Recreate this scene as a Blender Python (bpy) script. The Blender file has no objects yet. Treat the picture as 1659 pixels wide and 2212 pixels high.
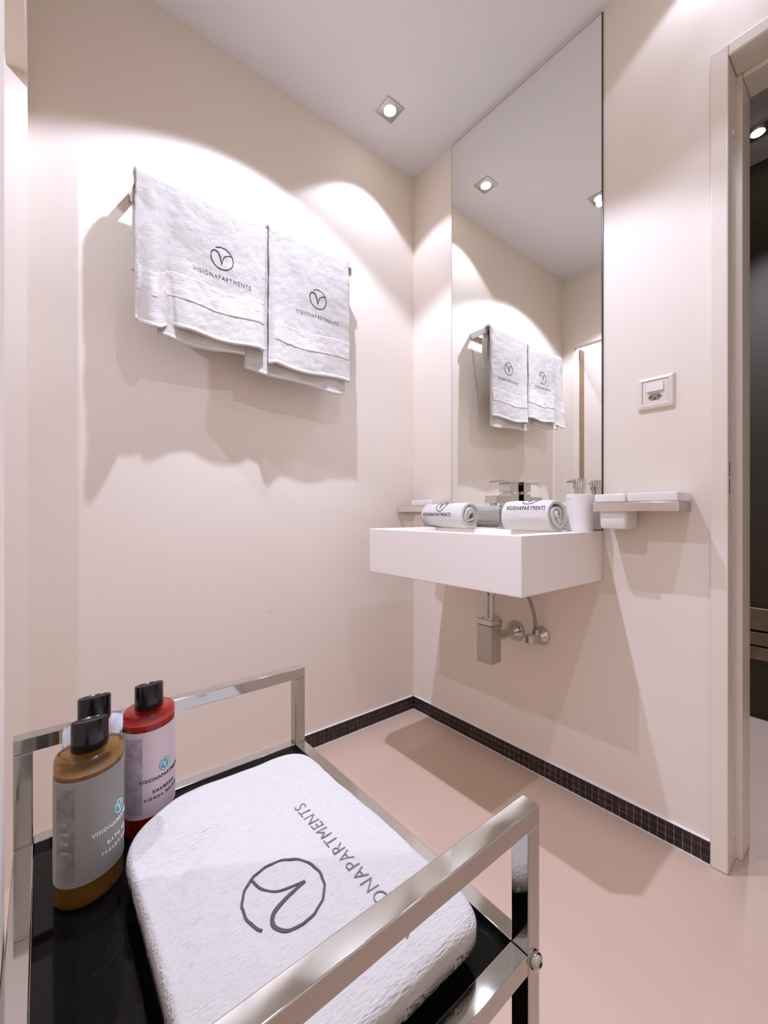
import bpy, bmesh, math, random
from mathutils import Vector, noise
rnd = random.Random(7)
S = bpy.context.scene
COL = S.collection
PI = math.pi

# ------------------------------------------------------------------ camera
FPX = 911.29
cam_d = bpy.data.cameras.new('camera')
cam = bpy.data.objects.new('camera', cam_d); COL.objects.link(cam)
cam_d.sensor_fit = 'HORIZONTAL'; cam_d.sensor_width = 36.0
cam_d.lens = FPX / 1659.0 * 36.0
cam_d.clip_start = 0.005; cam_d.clip_end = 50
CAM = (1.4331, -1.3367, 0.9032)
cam.location = CAM
cam.rotation_euler = (PI/2, 0, math.atan2(0.7769, 0.6296))
cam_d.shift_y = (1108.0 - 1106.0) / 1659.0
S.camera = cam

# ------------------------------------------------------------------ world, exposure, lamps
w = bpy.data.worlds.new('world'); S.world = w; w.use_nodes = True
w.node_tree.nodes['Background'].inputs[0].default_value = (0.9, 0.85, 0.8, 1)
w.node_tree.nodes['Background'].inputs[1].default_value = 0.02
S.view_settings.view_transform = 'Standard'
S.view_settings.look = 'None'
S.view_settings.exposure = 1.32
S.view_settings.gamma = 1.0
S.view_settings.use_curve_mapping = False

HC = 2.45
LAMP_COL = (0.66, 0.725, 1.0)
# x, y, wide watts, wide half angle, narrow watts, narrow half angle
LAMPS = [(0.19, -0.30, 5.0, 50, 1.2, 28),
         (0.49, -0.80, 24.0, 58, 26.0, 30),
         (1.35, -0.79, 6.5, 58, 22.0, 31),
         (0.497, -1.953, 19.0, 66, 4.0, 30),
         (1.167, -0.12, 1.8, 55, 1.2, 28),
         (1.058, 0.921, 56.0, 28, 10.0, 20)]

# ------------------------------------------------------------------ material helpers
def new_mat(name):
    m = bpy.data.materials.new(name); m.use_nodes = True
    nt = m.node_tree
    return m, nt, nt.nodes['Principled BSDF']

def mat(name, col, rough=0.5, metal=0.0, bump=None, var=None, **kw):
    """bump = (scale, strength, distance); var = (scale, other colour, contrast)"""
    m, nt, b = new_mat(name)
    b.inputs['Base Color'].default_value = (*col, 1)
    b.inputs['Roughness'].default_value = rough
    b.inputs['Metallic'].default_value = metal
    for k, v in kw.items():
        b.inputs[k.replace('_', ' ')].default_value = v
    tc = nt.nodes.new('ShaderNodeTexCoord')
    if var:
        n = nt.nodes.new('ShaderNodeTexNoise'); n.inputs['Scale'].default_value = var[0]; n.inputs['Detail'].default_value = 4
        r = nt.nodes.new('ShaderNodeValToRGB')
        r.color_ramp.elements[0].color = (*col, 1); r.color_ramp.elements[1].color = (*var[1], 1)
        r.color_ramp.elements[0].position = 0.5 - var[2]; r.color_ramp.elements[1].position = 0.5 + var[2]
        nt.links.new(tc.outputs['Object'], n.inputs['Vector'])
        nt.links.new(n.outputs['Fac'], r.inputs['Fac'])
        nt.links.new(r.outputs['Color'], b.inputs['Base Color'])
    if bump:
        n = nt.nodes.new('ShaderNodeTexNoise'); n.inputs['Scale'].default_value = bump[0]; n.inputs['Detail'].default_value = 3
        bp = nt.nodes.new('ShaderNodeBump'); bp.inputs['Strength'].default_value = bump[1]; bp.inputs['Distance'].default_value = bump[2]
        nt.links.new(tc.outputs['Object'], n.inputs['Vector'])
        nt.links.new(n.outputs['Fac'], bp.inputs['Height'])
        nt.links.new(bp.outputs['Normal'], b.inputs['Normal'])
    return m

def terry(name, col, rib=(1, 1, 1), dist=0.0026):
    m, nt, b = new_mat(name)
    b.inputs['Base Color'].default_value = (*col, 1)
    b.inputs['Roughness'].default_value = 1.0
    b.inputs['Specular IOR Level'].default_value = 0.05
    b.inputs['Sheen Weight'].default_value = 0.15
    tc = nt.nodes.new('ShaderNodeTexCoord')
    mp = nt.nodes.new('ShaderNodeMapping'); mp.inputs['Scale'].default_value = rib
    nt.links.new(tc.outputs['Object'], mp.inputs['Vector'])
    n1 = nt.nodes.new('ShaderNodeTexNoise'); n1.inputs['Scale'].default_value = 420; n1.inputs['Detail'].default_value = 2
    n2 = nt.nodes.new('ShaderNodeTexVoronoi'); n2.inputs['Scale'].default_value = 520
    ad = nt.nodes.new('ShaderNodeMath'); ad.operation = 'MULTIPLY_ADD'; ad.inputs[1].default_value = 0.6
    nt.links.new(mp.outputs['Vector'], n1.inputs['Vector']); nt.links.new(mp.outputs['Vector'], n2.inputs['Vector'])
    nt.links.new(n2.outputs['Distance'], ad.inputs[0]); nt.links.new(n1.outputs['Fac'], ad.inputs[2])
    bp = nt.nodes.new('ShaderNodeBump'); bp.inputs['Strength'].default_value = 0.85; bp.inputs['Distance'].default_value = dist
    nt.links.new(ad.outputs[0], bp.inputs['Height']); nt.links.new(bp.outputs['Normal'], b.inputs['Normal'])
    return m

def woven(name, col):
    m, nt, b = new_mat(name)
    b.inputs['Base Color'].default_value = (*col, 1); b.inputs['Roughness'].default_value = 0.9
    b.inputs['Specular IOR Level'].default_value = 0.1
    tc = nt.nodes.new('ShaderNodeTexCoord')
    mp = nt.nodes.new('ShaderNodeMapping'); mp.inputs['Rotation'].default_value = (0, 0, 0)
    sx = nt.nodes.new('ShaderNodeSeparateXYZ'); cx = nt.nodes.new('ShaderNodeCombineXYZ')
    nt.links.new(tc.outputs['Object'], sx.inputs[0])
    nt.links.new(sx.outputs['Y'], cx.inputs['X']); nt.links.new(sx.outputs['Z'], cx.inputs['Y'])
    br = nt.nodes.new('ShaderNodeTexBrick'); br.inputs['Scale'].default_value = 1.0
    br.inputs['Brick Width'].default_value = 0.022; br.inputs['Row Height'].default_value = 0.0095
    br.inputs['Mortar Size'].default_value = 0.0012; br.inputs['Mortar Smooth'].default_value = 0.6
    br.inputs['Color1'].default_value = (1, 1, 1, 1); br.inputs['Color2'].default_value = (0.8, 0.8, 0.8, 1); br.inputs['Mortar'].default_value = (0, 0, 0, 1)
    nt.links.new(cx.outputs[0], br.inputs['Vector'])
    bp = nt.nodes.new('ShaderNodeBump'); bp.inputs['Strength'].default_value = 0.4; bp.inputs['Distance'].default_value = 0.0015
    nt.links.new(br.outputs['Color'], bp.inputs['Height']); nt.links.new(bp.outputs['Normal'], b.inputs['Normal'])
    return m

def emis(name, col, st):
    m, nt, b = new_mat(name)
    b.inputs['Base Color'].default_value = (*col, 1)
    b.inputs['Emission Color'].default_value = (*col, 1); b.inputs['Emission Strength'].default_value = st
    return m

def wood_tile(name, a, c):
    m, nt, b = new_mat(name)
    tc = nt.nodes.new('ShaderNodeTexCoord')
    mp = nt.nodes.new('ShaderNodeMapping'); mp.inputs['Scale'].default_value = (60, 60, 420)
    oi = nt.nodes.new('ShaderNodeObjectInfo')
    av = nt.nodes.new('ShaderNodeVectorMath'); av.operation = 'ADD'
    ml = nt.nodes.new('ShaderNodeMath'); ml.operation = 'MULTIPLY'; ml.inputs[1].default_value = 37.0
    nt.links.new(oi.outputs['Random'], ml.inputs[0])
    nt.links.new(tc.outputs['Object'], mp.inputs['Vector'])
    nt.links.new(mp.outputs['Vector'], av.inputs[0]); nt.links.new(ml.outputs[0], av.inputs[1])
    n = nt.nodes.new('ShaderNodeTexNoise'); n.inputs['Scale'].default_value = 1.0; n.inputs['Detail'].default_value = 5
    r = nt.nodes.new('ShaderNodeValToRGB'); r.color_ramp.elements[0].color = (*a, 1); r.color_ramp.elements[1].color = (*c, 1)
    r.color_ramp.elements[0].position = 0.4; r.color_ramp.elements[1].position = 0.72
    nt.links.new(av.outputs[0], n.inputs['Vector']); nt.links.new(n.outputs['Fac'], r.inputs['Fac'])
    nt.links.new(r.outputs['Color'], b.inputs['Base Color'])
    b.inputs['Roughness'].default_value = 0.55
    return m

def smudged_metal(name, col, rough, smud=0.12):
    m, nt, b = new_mat(name)
    b.inputs['Base Color'].default_value = (*col, 1); b.inputs['Metallic'].default_value = 1.0
    tc = nt.nodes.new('ShaderNodeTexCoord')
    n = nt.nodes.new('ShaderNodeTexNoise'); n.inputs['Scale'].default_value = 28; n.inputs['Detail'].default_value = 5
    r = nt.nodes.new('ShaderNodeMapRange'); r.inputs['From Min'].default_value = 0.35; r.inputs['From Max'].default_value = 0.75
    r.inputs['To Min'].default_value = rough; r.inputs['To Max'].default_value = rough + smud
    nt.links.new(tc.outputs['Object'], n.inputs['Vector']); nt.links.new(n.outputs['Fac'], r.inputs['Value'])
    nt.links.new(r.outputs['Result'], b.inputs['Roughness'])
    return m

M = {}
M['wall'] = mat('wall_paint', (0.86, 0.757, 0.637), 0.6, bump=(260, 0.12, 0.001), var=(3, (0.855, 0.75, 0.629), 0.2))
M['ceiling'] = mat('ceiling_paint', (0.80, 0.785, 0.765), 0.8, bump=(220, 0.1, 0.001))
M['floor'] = mat('poured_floor', (0.60, 0.43, 0.315), 0.42, bump=(300, 0.06, 0.0006), var=(5, (0.585, 0.415, 0.30), 0.25))
M['frame'] = mat('frame_gloss_paint', (0.83, 0.735, 0.615), 0.3, bump=(60, 0.08, 0.001))
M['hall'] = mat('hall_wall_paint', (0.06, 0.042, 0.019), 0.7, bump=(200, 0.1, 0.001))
M['trimbrown'] = mat('brown_edge_strip', (0.38, 0.25, 0.14), 0.5, var=(20, (0.30, 0.19, 0.10), 0.2))
M['bench'] = mat('bench_wood', (0.28, 0.19, 0.11), 0.5, var=(14, (0.17, 0.11, 0.06), 0.2))
M['mirror'] = mat('mirror_silver', (0.92, 0.925, 0.895), 0.0, 1.0)
M['edge'] = mat('mirror_edge_dark', (0.025, 0.02, 0.018), 0.3)
M['chrome'] = smudged_metal('polished_chrome', (0.54, 0.525, 0.495), 0.035, 0.10)
M['chrome2'] = smudged_metal('tap_chrome', (0.60, 0.58, 0.55), 0.04, 0.05)
M['chrome3'] = smudged_metal('bright_chrome', (0.88, 0.86, 0.83), 0.08, 0.06)
M['satin'] = smudged_metal('satin_steel', (0.50, 0.475, 0.44), 0.34, 0.03)
M['hose'] = mat('braided_hose', (0.35, 0.31, 0.27), 0.4, 0.8, bump=(900, 0.6, 0.001))
M['ceramic'] = mat('white_ceramic', (0.84, 0.775, 0.71), 0.22)
M['basin'] = mat('basin_mineral_white', (0.90, 0.815, 0.73), 0.3)
M['plastic'] = mat('white_plastic', (0.80, 0.72, 0.63), 0.35)
M['dark'] = mat('dark_hole', (0.01, 0.009, 0.008), 0.6)
M['towel'] = terry('terry_white', (0.76, 0.70, 0.63))
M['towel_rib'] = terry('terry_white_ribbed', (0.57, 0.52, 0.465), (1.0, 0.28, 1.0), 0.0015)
M['band'] = woven('woven_band_white', (0.76, 0.70, 0.63))
M['hem'] = mat('hem_white', (0.76, 0.70, 0.63), 0.9, bump=(500, 0.4, 0.001))
M['thread'] = mat('grey_thread', (0.075, 0.068, 0.066), 0.8, bump=(900, 0.5, 0.0008))
M['thread2'] = mat('black_thread', (0.02, 0.02, 0.022), 0.8)
M['thread3'] = mat('light_grey_thread', (0.17, 0.158, 0.152), 0.8)
M['blackglass'] = mat('black_glass', (0.004, 0.0035, 0.003), 0.05, Specular_IOR_Level=0.2)
M['cap'] = mat('black_cap', (0.006, 0.006, 0.006), 0.22)
M['grout'] = mat('grout', (0.45, 0.36, 0.31), 0.85)
M['bead'] = mat('sealant_white', (0.82, 0.76, 0.74), 0.5)
M['tileA'] = wood_tile('brown_tile', (0.008, 0.004, 0.003), (0.075, 0.03, 0.016))
M['tileB'] = wood_tile('dark_brown_tile', (0.006, 0.003, 0.003), (0.035, 0.015, 0.009))
M['bulb'] = emis('lamp_glow', (1, 0.98, 1.0), 14)
M['clear'] = mat('clear_plastic', (0.97, 0.97, 0.97), 0.04, Transmission_Weight=1.0, IOR=1.33)
M['gel'] = mat('amber_gel', (0.42, 0.19, 0.035), 0.15, Transmission_Weight=0.35, IOR=1.35)
M['shampoo'] = mat('red_shampoo', (0.62, 0.018, 0.012), 0.15, Transmission_Weight=0.3, IOR=1.35)
M['milk'] = mat('white_lotion', (0.75, 0.72, 0.74), 0.25)
M['label_grey'] = mat('grey_label', (0.29, 0.265, 0.235), 0.45)
M['label_dark'] = mat('grey_label_panel', (0.17, 0.15, 0.13), 0.5, var=(90, (0.27, 0.25, 0.22), 0.15))
M['label_pink'] = mat('pale_pink_label', (0.70, 0.56, 0.57), 0.4)
M['label_mauve'] = mat('mauve_label_panel', (0.36, 0.29, 0.32), 0.5, var=(90, (0.5, 0.42, 0.45), 0.15))
M['label_white'] = mat('white_label', (0.78, 0.76, 0.78), 0.4)
M['teal'] = mat('teal_print', (0.06, 0.36, 0.38), 0.4)
M['white_print'] = mat('white_print', (0.85, 0.85, 0.85), 0.5)
M['faint_print'] = mat('faint_print', (0.50, 0.46, 0.42), 0.5)
M['black_print'] = mat('black_print', (0.02, 0.016, 0.016), 0.5)
M['grey_print'] = mat('grey_print', (0.30, 0.26, 0.26), 0.5)

# ------------------------------------------------------------------ mesh helpers
class MB:
    def __init__(s): s.v = []; s.f = []
    def add(s, vs, fs):
        o = len(s.v); s.v += [tuple(p) for p in vs]; s.f += [tuple(i + o for i in f) for f in fs]
        return s
    def box(s, x0, x1, y0, y1, z0, z1):
        vs = [(x, y, z) for z in (z0, z1) for y in (y0, y1) for x in (x0, x1)]
        return s.add(vs, [(0, 2, 3, 1), (4, 5, 7, 6), (0, 1, 5, 4), (2, 6, 7, 3), (0, 4, 6, 2), (1, 3, 7, 5)])
    def tube(s, pts, r, n=12, cap=True):
        pts = [Vector(p) for p in pts]; rs = r if isinstance(r, (list, tuple)) else [r] * len(pts)
        vs = []; up = Vector((0, 0, 1))
        for i, p in enumerate(pts):
            t = (pts[min(i + 1, len(pts) - 1)] - pts[max(i - 1, 0)]).normalized()
            if i == 0:
                a = t.orthogonal().normalized()
            else:
                a = (a - t * a.dot(t)).normalized()
            b = t.cross(a)
            for k in range(n):
                q = 2 * PI * k / n
                vs.append(p + (a * math.cos(q) + b * math.sin(q)) * rs[i])
        fs = []
        for i in range(len(pts) - 1):
            for k in range(n):
                k2 = (k + 1) % n
                fs.append((i * n + k, i * n + k2, (i + 1) * n + k2, (i + 1) * n + k))
        if cap:
            fs.append(tuple(range(n))[::-1]); fs.append(tuple((len(pts) - 1) * n + k for k in range(n)))
        return s.add(vs, fs)
    def lathe(s, prof, c, axis='z', n=32, sx=1.0, sy=1.0, rot=0.0):
        """prof = [(r, h)...]; c = centre; elliptical with sx, sy"""
        vs = []
        for r, h in prof:
            for k in range(n):
                q = 2 * PI * k / n
                a, b = r * sx * math.cos(q), r * sy * math.sin(q)
                a, b = a * math.cos(rot) - b * math.sin(rot), a * math.sin(rot) + b * math.cos(rot)
                if axis == 'z': vs.append((c[0] + a, c[1] + b, c[2] + h))
                elif axis == 'y': vs.append((c[0] + a, c[1] + h, c[2] - b))
                else: vs.append((c[0] + h, c[1] + a, c[2] + b))
        fs = []
        for i in range(len(prof) - 1):
            for k in range(n):
                k2 = (k + 1) % n
                fs.append((i * n + k, i * n + k2, (i + 1) * n + k2, (i + 1) * n + k))
        fs.append(tuple(range(n))[::-1]); fs.append(tuple((len(prof) - 1) * n + k for k in range(n)))
        return s.add(vs, fs)
    def grid(s, fn, nu, nv):
        vs = [fn(i / nu, j / nv) for j in range(nv + 1) for i in range(nu + 1)]
        fs = [(j * (nu + 1) + i, j * (nu + 1) + i + 1, (j + 1) * (nu + 1) + i + 1, (j + 1) * (nu + 1) + i) for j in range(nv) for i in range(nu)]
        return s.add(vs, fs)

ORG = {}
def build(mb, name, m, parent=None, loc=None, smooth=False, bevel=0, seg=2, solid=0, kind=None, ang=35):
    vs = mb.v
    if parent is not None: o0 = ORG[parent]
    elif loc is not None: o0 = loc
    else:
        xs, ys, zs = zip(*vs); o0 = ((min(xs) + max(xs)) / 2, (min(ys) + max(ys)) / 2, min(zs))
    me = bpy.data.meshes.new(name)
    me.from_pydata([(p[0] - o0[0], p[1] - o0[1], p[2] - o0[2]) for p in vs], [], mb.f)
    bm = bmesh.new(); bm.from_mesh(me); bmesh.ops.recalc_face_normals(bm, faces=bm.faces); bm.to_mesh(me); bm.free()
    if smooth:
        for p in me.polygons: p.use_smooth = True
        if smooth != 'all': me.set_sharp_from_angle(angle=math.radians(ang))
    me.materials.append(M[m])
    o = bpy.data.objects.new(name, me); COL.objects.link(o)
    if parent is not None: o.parent = parent
    else: o.location = o0
    ORG[o] = o0
    if solid:
        md = o.modifiers.new('solidify', 'SOLIDIFY'); md.thickness = solid; md.offset = 0; md.use_rim = True
    if bevel:
        md = o.modifiers.new('bevel', 'BEVEL'); md.width = bevel; md.segments = seg; md.limit_method = 'ANGLE'; md.angle_limit = math.radians(40)
        md.harden_normals = True
        for p in me.polygons: p.use_smooth = True
    if kind: o['kind'] = kind
    return o

def tag(o, label, cat, group=None):
    o['label'] = label; o['category'] = cat
    if group: o['group'] = group
    return o

def thing(name, loc, label, cat, group=None):
    o = bpy.data.objects.new(name, None); COL.objects.link(o); o.location = loc; o.empty_display_size = 0.05
    ORG[o] = tuple(loc)
    return tag(o, label, cat, group)

def struct(mb, name, m, **k):
    return build(mb, name, m, kind='structure', **k)

# flat drawings (lettering, emblem) mapped on a surface: fn(u, v, h) -> point, u right, v up, h out
_font = {}
def text_shape(txt, size, bold=0.0, spacing=1.0):
    cu = bpy.data.curves.new('t', 'FONT'); cu.body = txt; cu.size = size; cu.align_x = 'CENTER'; cu.align_y = 'CENTER'
    cu.offset = bold; cu.space_character = spacing; cu.resolution_u = 3
    ob = bpy.data.objects.new('t', cu)
    me = bpy.data.meshes.new_from_object(ob)
    vs = [(v.co.x, v.co.y) for v in me.vertices]; fs = [tuple(p.vertices) for p in me.polygons]
    bpy.data.objects.remove(ob); bpy.data.curves.remove(cu); bpy.data.meshes.remove(me)
    return vs, fs

def split_word(sh, u0):
    vs, fs = sh
    a = [f for f in fs if sum(vs[i][0] for i in f) / len(f) < u0]
    b = [f for f in fs if sum(vs[i][0] for i in f) / len(f) >= u0]
    out = []
    for F in (a, b):
        ids = sorted({i for f in F for i in f}); mp = {i: k for k, i in enumerate(ids)}
        out.append(([vs[i] for i in ids], [tuple(mp[i] for i in f) for f in F]))
    return out

def stroke_shape(pts, wd):
    n = len(pts); L = []; R = []
    for i, p in enumerate(pts):
        a = pts[max(i - 1, 0)]; b = pts[min(i + 1, n - 1)]
        dx, dy = b[0] - a[0], b[1] - a[1]; d = math.hypot(dx, dy) or 1
        q = wd[i] if isinstance(wd, list) else wd
        L.append((p[0] - dy / d * q / 2, p[1] + dx / d * q / 2)); R.append((p[0] + dy / d * q / 2, p[1] - dx / d * q / 2))
    return L + R, [(i, i + 1, n + i + 1, n + i) for i in range(n - 1)]

def relief(mb, shape, fn, h=0.001, h0=-0.0004):
    vs, fs = shape; n = len(vs)
    from collections import Counter
    ec = Counter()
    for f in fs:
        for a, b in zip(f, f[1:] + f[:1]): ec[(a, b)] += 1
    top = [fn(u, v, h) for u, v in vs]; bot = [fn(u, v, h0) for u, v in vs]
    F = [tuple(f) for f in fs] + [tuple(i + n for i in reversed(f)) for f in fs]
    for (a, b) in ec:
        if (b, a) not in ec: F.append((b, a, a + n, b + n))
    mb.add(top + bot, F)

def spline(pts, k=8):
    out = []
    P = [pts[0]] + pts + [pts[-1]]
    for i in range(1, len(P) - 2):
        for j in range(k):
            t = j / k; a, b, c, d = P[i - 1], P[i], P[i + 1], P[i + 2]
            out.append(tuple(0.5 * ((2 * b[q]) + (-a[q] + c[q]) * t + (2 * a[q] - 5 * b[q] + 4 * c[q] - d[q]) * t * t + (-a[q] + 3 * b[q] - 3 * c[q] + d[q]) * t ** 3) for q in (0, 1)))
    out.append(pts[-1]); return out

def emblem_strokes(r, jit=0.0):
    """open circle that curls in at its left and runs into a V"""
    ring = []
    for i in range(49):
        a = math.radians(125 - 305 * i / 48)
        q = r * (1 + jit * math.sin(i * 1.7))
        ring.append((q * math.cos(a), q * math.sin(a)))
    inner = spline([(-1.0 * r, 0.0), (-0.93 * r, 0.36 * r), (-0.66 * r, 0.56 * r), (-0.38 * r, 0.46 * r), (-0.2 * r, 0.1 * r), (-0.1 * r, -0.28 * r), (-0.04 * r, -0.56 * r)])
    arm = spline([(-0.04 * r, -0.56 * r), (0.06 * r, -0.1 * r), (0.2 * r, 0.2 * r), (0.5 * r, 0.42 * r), (0.86 * r, 0.5 * r)])
    return ring, inner, arm

def emblem(mb, r, wd, fn, h=0.001, jit=0.0, h0=-0.0004):
    ring, inner, arm = emblem_strokes(r, jit)
    relief(mb, stroke_shape(ring, wd), fn, h, h0)
    n = len(inner)
    relief(mb, stroke_shape(inner, [wd * (0.9 + 0.7 * math.sin(PI * i / n)) for i in range(n)]), fn, h * 1.05, h0)
    relief(mb, stroke_shape(arm, wd * 0.9), fn, h * 1.1, h0)

# ------------------------------------------------------------------ the room
YF = -1.365          # front wall plane (beside the camera)
YB = 0.157           # back wall thickness
struct(MB().box(-0.7, 3.0, -3.1, 2.0, -0.1, 0.0), 'floor', 'floor')
struct(MB().box(-0.7, 3.0, -3.1, 2.0, HC, HC + 0.1), 'ceiling', 'ceiling')
wl = struct(MB().box(-0.12, 0, YF, YB, 0, HC), 'wall_left', 'wall')
for y, z in ((-0.559, 0.569), (-0.704, 0.548)):
    build(MB().box(0.00005, 0.0004, y - 0.005, y + 0.005, z, z + 0.0009), 'scuff_mark', 'trimbrown', wl)
b = MB().box(0, 1.135, 0, YB, 0, HC).box(1.135, 1.735, 0, YB, 2.055, HC).box(1.735, 1.80, 0, YB, 0, HC)
struct(b, 'wall_back', 'wall')
b = MB().box(-0.12, 0.076, YF - 0.04, YF, 0, HC).box(0.076, 0.886, YF - 0.04, YF, 1.98, HC).box(0.886, 1.80, YF - 0.04, YF, 0, HC)
struct(b, 'wall_front', 'wall')
struct(MB().box(1.80, 1.90, YF - 0.04, YB, 0, HC), 'wall_right', 'wall')
# space behind the front doorway
w2 = struct(MB().box(-0.12, 0.076, -2.9, YF - 0.04, 0, HC), 'wall_annex', 'wall')
build(MB().box(0.075, 0.081, -1.497, -1.442, 0, 1.985), 'edge_strip', 'trimbrown', w2)
struct(MB().box(-0.12, 1.5, -3.0, -2.9, 0, HC), 'wall_annex_end', 'wall')
struct(MB().box(1.4, 1.5, -2.9, YF - 0.04, 0, HC), 'wall_annex_side', 'wall')
# hallway behind the back wall
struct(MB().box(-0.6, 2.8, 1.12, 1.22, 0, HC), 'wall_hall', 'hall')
struct(MB().box(-0.6, -0.5, YB, 1.12, 0, HC), 'wall_hall_left', 'wall')
struct(MB().box(2.7, 2.8, YB, 1.12, 0, HC), 'wall_hall_right', 'wall')
# right doorway frame
fr = struct(MB().box(1.120, 1.157, -0.012, 0.07, 0.0, 2.072).box(1.157, 1.713, -0.012, 0.07, 2.04, 2.072).box(1.713, 1.75, -0.012, 0.07, 0, 2.072), 'trim_1', 'frame', bevel=0.004)
build(MB().box(1.135, 1.169, 0.0705, YB, 0.0, 2.055).box(1.169, 1.701, 0.0705, YB, 2.028, 2.055).box(1.701, 1.735, 0.0705, YB, 0, 2.055), 'door_stop', 'frame', fr, bevel=0.003)
for z in (1.87, 0.909, 0.085):
    build(MB().lathe([(0.0075, 0), (0.0085, 0.0012), (0.006, 0.0032), (0.001, 0.0036)], (1.157, 0.033, z), 'x', 16), 'screw_cap', 'plastic', fr, smooth=True)
for z0, z1 in ((0.996, 1.029), (0.951, 0.987)):
    build(MB().box(1.1565, 1.1578, 0.0, 0.0022, z0, z1), 'latch_slot', 'dark', fr)

# mosaic skirting
def skirting(name, length, place, cols, tone_blocks):
    """place(s, depth, z) -> world; s along the wall"""
    def bx(s0, s1, d0, d1, z0, z1):
        a = place(s0, d0, z0); c = place(s1, d1, z1)
        return MB().box(min(a[0], c[0]), max(a[0], c[0]), min(a[1], c[1]), max(a[1], c[1]), z0, z1)
    base = struct(bx(0, length, 0, 0.004, 0.0, 0.0595), name, 'grout')
    build(bx(0, length, 0.0, 0.0065, 0.0585, 0.0610), 'sealant_bead', 'bead', base)
    build(bx(0, length, 0.0, 0.0080, 0.0, 0.0016), 'sealant_bead', 'bead', base)
    p = 0.01998; pz = 0.0193; g = 0.0009
    meshes = []
    for t in range(6):
        a = place(0, 0.0, 0); c = place(p - 2 * g, 0.0058 + 0.0004 * (t % 3), pz - 2 * g)
        d = tuple(c[i] - a[i] for i in range(3))
        me = bpy.data.meshes.new('tile')
        mb = MB().box(min(0, d[0]), max(0, d[0]), min(0, d[1]), max(0, d[1]), 0, pz - 2 * g)
        me.from_pydata(mb.v, [], mb.f)
        bm = bmesh.new(); bm.from_mesh(me); bmesh.ops.recalc_face_normals(bm, faces=bm.faces)
        bmesh.ops.bevel(bm, geom=bm.edges, offset=0.0006, segments=1, affect='EDGES'); bm.to_mesh(me); bm.free()
        me.materials.append(M['tileA' if t >= 3 else 'tileB']); meshes.append(me)
    for i in range(cols):
        for j in range(3):
            tone = tone_blocks((i + 0.5) * p)
            me = meshes[(3 if (rnd.random() < tone) else 0) + rnd.randrange(3)]
            o = bpy.data.objects.new('tile', me); COL.objects.link(o); o.parent = base
            q = place(i * p + g, 0, 0.0012 + j * pz + g)
            o.location = tuple(q[k] - ORG[base][k] for k in range(3))
    return base
skirting('baseboard_back', 1.119, lambda s, d, z: (s, -d, z), 56, lambda s: 0.75 if int(s / 0.118) % 2 else 0.35)
skirting('baseboard_left', 1.36, lambda s, d, z: (d, -s, z), 68, lambda s: 0.75 if int(s / 0.118) % 2 == 0 else 0.35)

# ------------------------------------------------------------------ mirror
t = thing('mirror', (0.545, 0, 0.85), 'tall frameless wall mirror rising from the washbasin to the ceiling', 'mirror')
build(MB().box(0.2385, 0.8515, -0.004, -0.0005, 0.85, 2.438), 'dark_edge', 'edge', t)
build(MB().box(0.2412, 0.8488, -0.0055, -0.0041, 0.852, 2.4345), 'mirror_glass', 'mirror', t)

# ------------------------------------------------------------------ washbasin
ZS = 0.848
t = thing('washbasin', (0.545, 0, 0.696), 'white rectangular wall-hung washbasin under the tall mirror', 'washbasin')
x0, x1, y0, z0 = 0.239, 0.850, -0.436, 0.696
bx0, bx1, by0, by1, bz = x0 + 0.045, x1 - 0.045, y0 + 0.03, -0.13, ZS - 0.095
vs = []; fs = []
def ring(ax0, ax1, ay0, ay1, z): return [(ax0, ay0, z), (ax1, ay0, z), (ax1, ay1, z), (ax0, ay1, z)]
vs = ring(x0, x1, y0, -0.0005, z0) + ring(x0, x1, y0, -0.0005, ZS) + ring(bx0, bx1, by0, by1, ZS) + ring(bx0 + 0.03, bx1 - 0.03, by0 + 0.025, by1 - 0.02, bz)
fs = [(3, 2, 1, 0)]
for k in range(4):
    k2 = (k + 1) % 4
    fs += [(k, k2, 4 + k2, 4 + k), (4 + k, 4 + k2, 8 + k2, 8 + k), (8 + k, 8 + k2, 12 + k2, 12 + k)]
fs.append((12, 13, 14, 15))
build(MB().add(vs, fs), 'basin', 'basin', t, bevel=0.003)
build(MB().lathe([(0.028, 0), (0.03, 0.003), (0.012, 0.005), (0.004, 0.005)], (0.545, -0.26, bz + 0.0005), 'z', 24), 'drain_plug', 'chrome2', t, smooth=True)

# tap
t = thing('tap', (0.545, -0.047, ZS), 'square chrome mixer tap at the back of the washbasin', 'tap')
build(MB().box(0.517, 0.573, -0.074, -0.018, ZS, ZS + 0.006), 'base_plate', 'chrome2', t, bevel=0.0015)
build(MB().box(0.521, 0.569, -0.068, -0.025, ZS + 0.006, 0.972), 'body', 'chrome2', t, bevel=0.0015)
sp = build(MB().box(0.521, 0.569, -0.150, -0.066, 0.937, 0.962), 'spout', 'chrome2', t, bevel=0.0015)
build(MB().lathe([(0.012, 0), (0.0125, 0.004), (0.011, 0.010), (0.009, 0.010)], (0.545, -0.132, 0.9275), 'z', 24), 'aerator', 'chrome2', sp, smooth=True)
build(MB().lathe([(0.019, 0), (0.019, 0.009)], (0.545, -0.047, 0.971), 'z', 24), 'neck', 'chrome2', t, smooth=True)
hd = build(MB().box(0.521, 0.569, -0.070, -0.024, 0.979, 1.007), 'handle_block', 'chrome2', t, bevel=0.0015)
build(MB().box(0.519, 0.571, -0.122, -0.022, 1.007, 1.016), 'lever', 'chrome2', t, bevel=0.0015)

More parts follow.
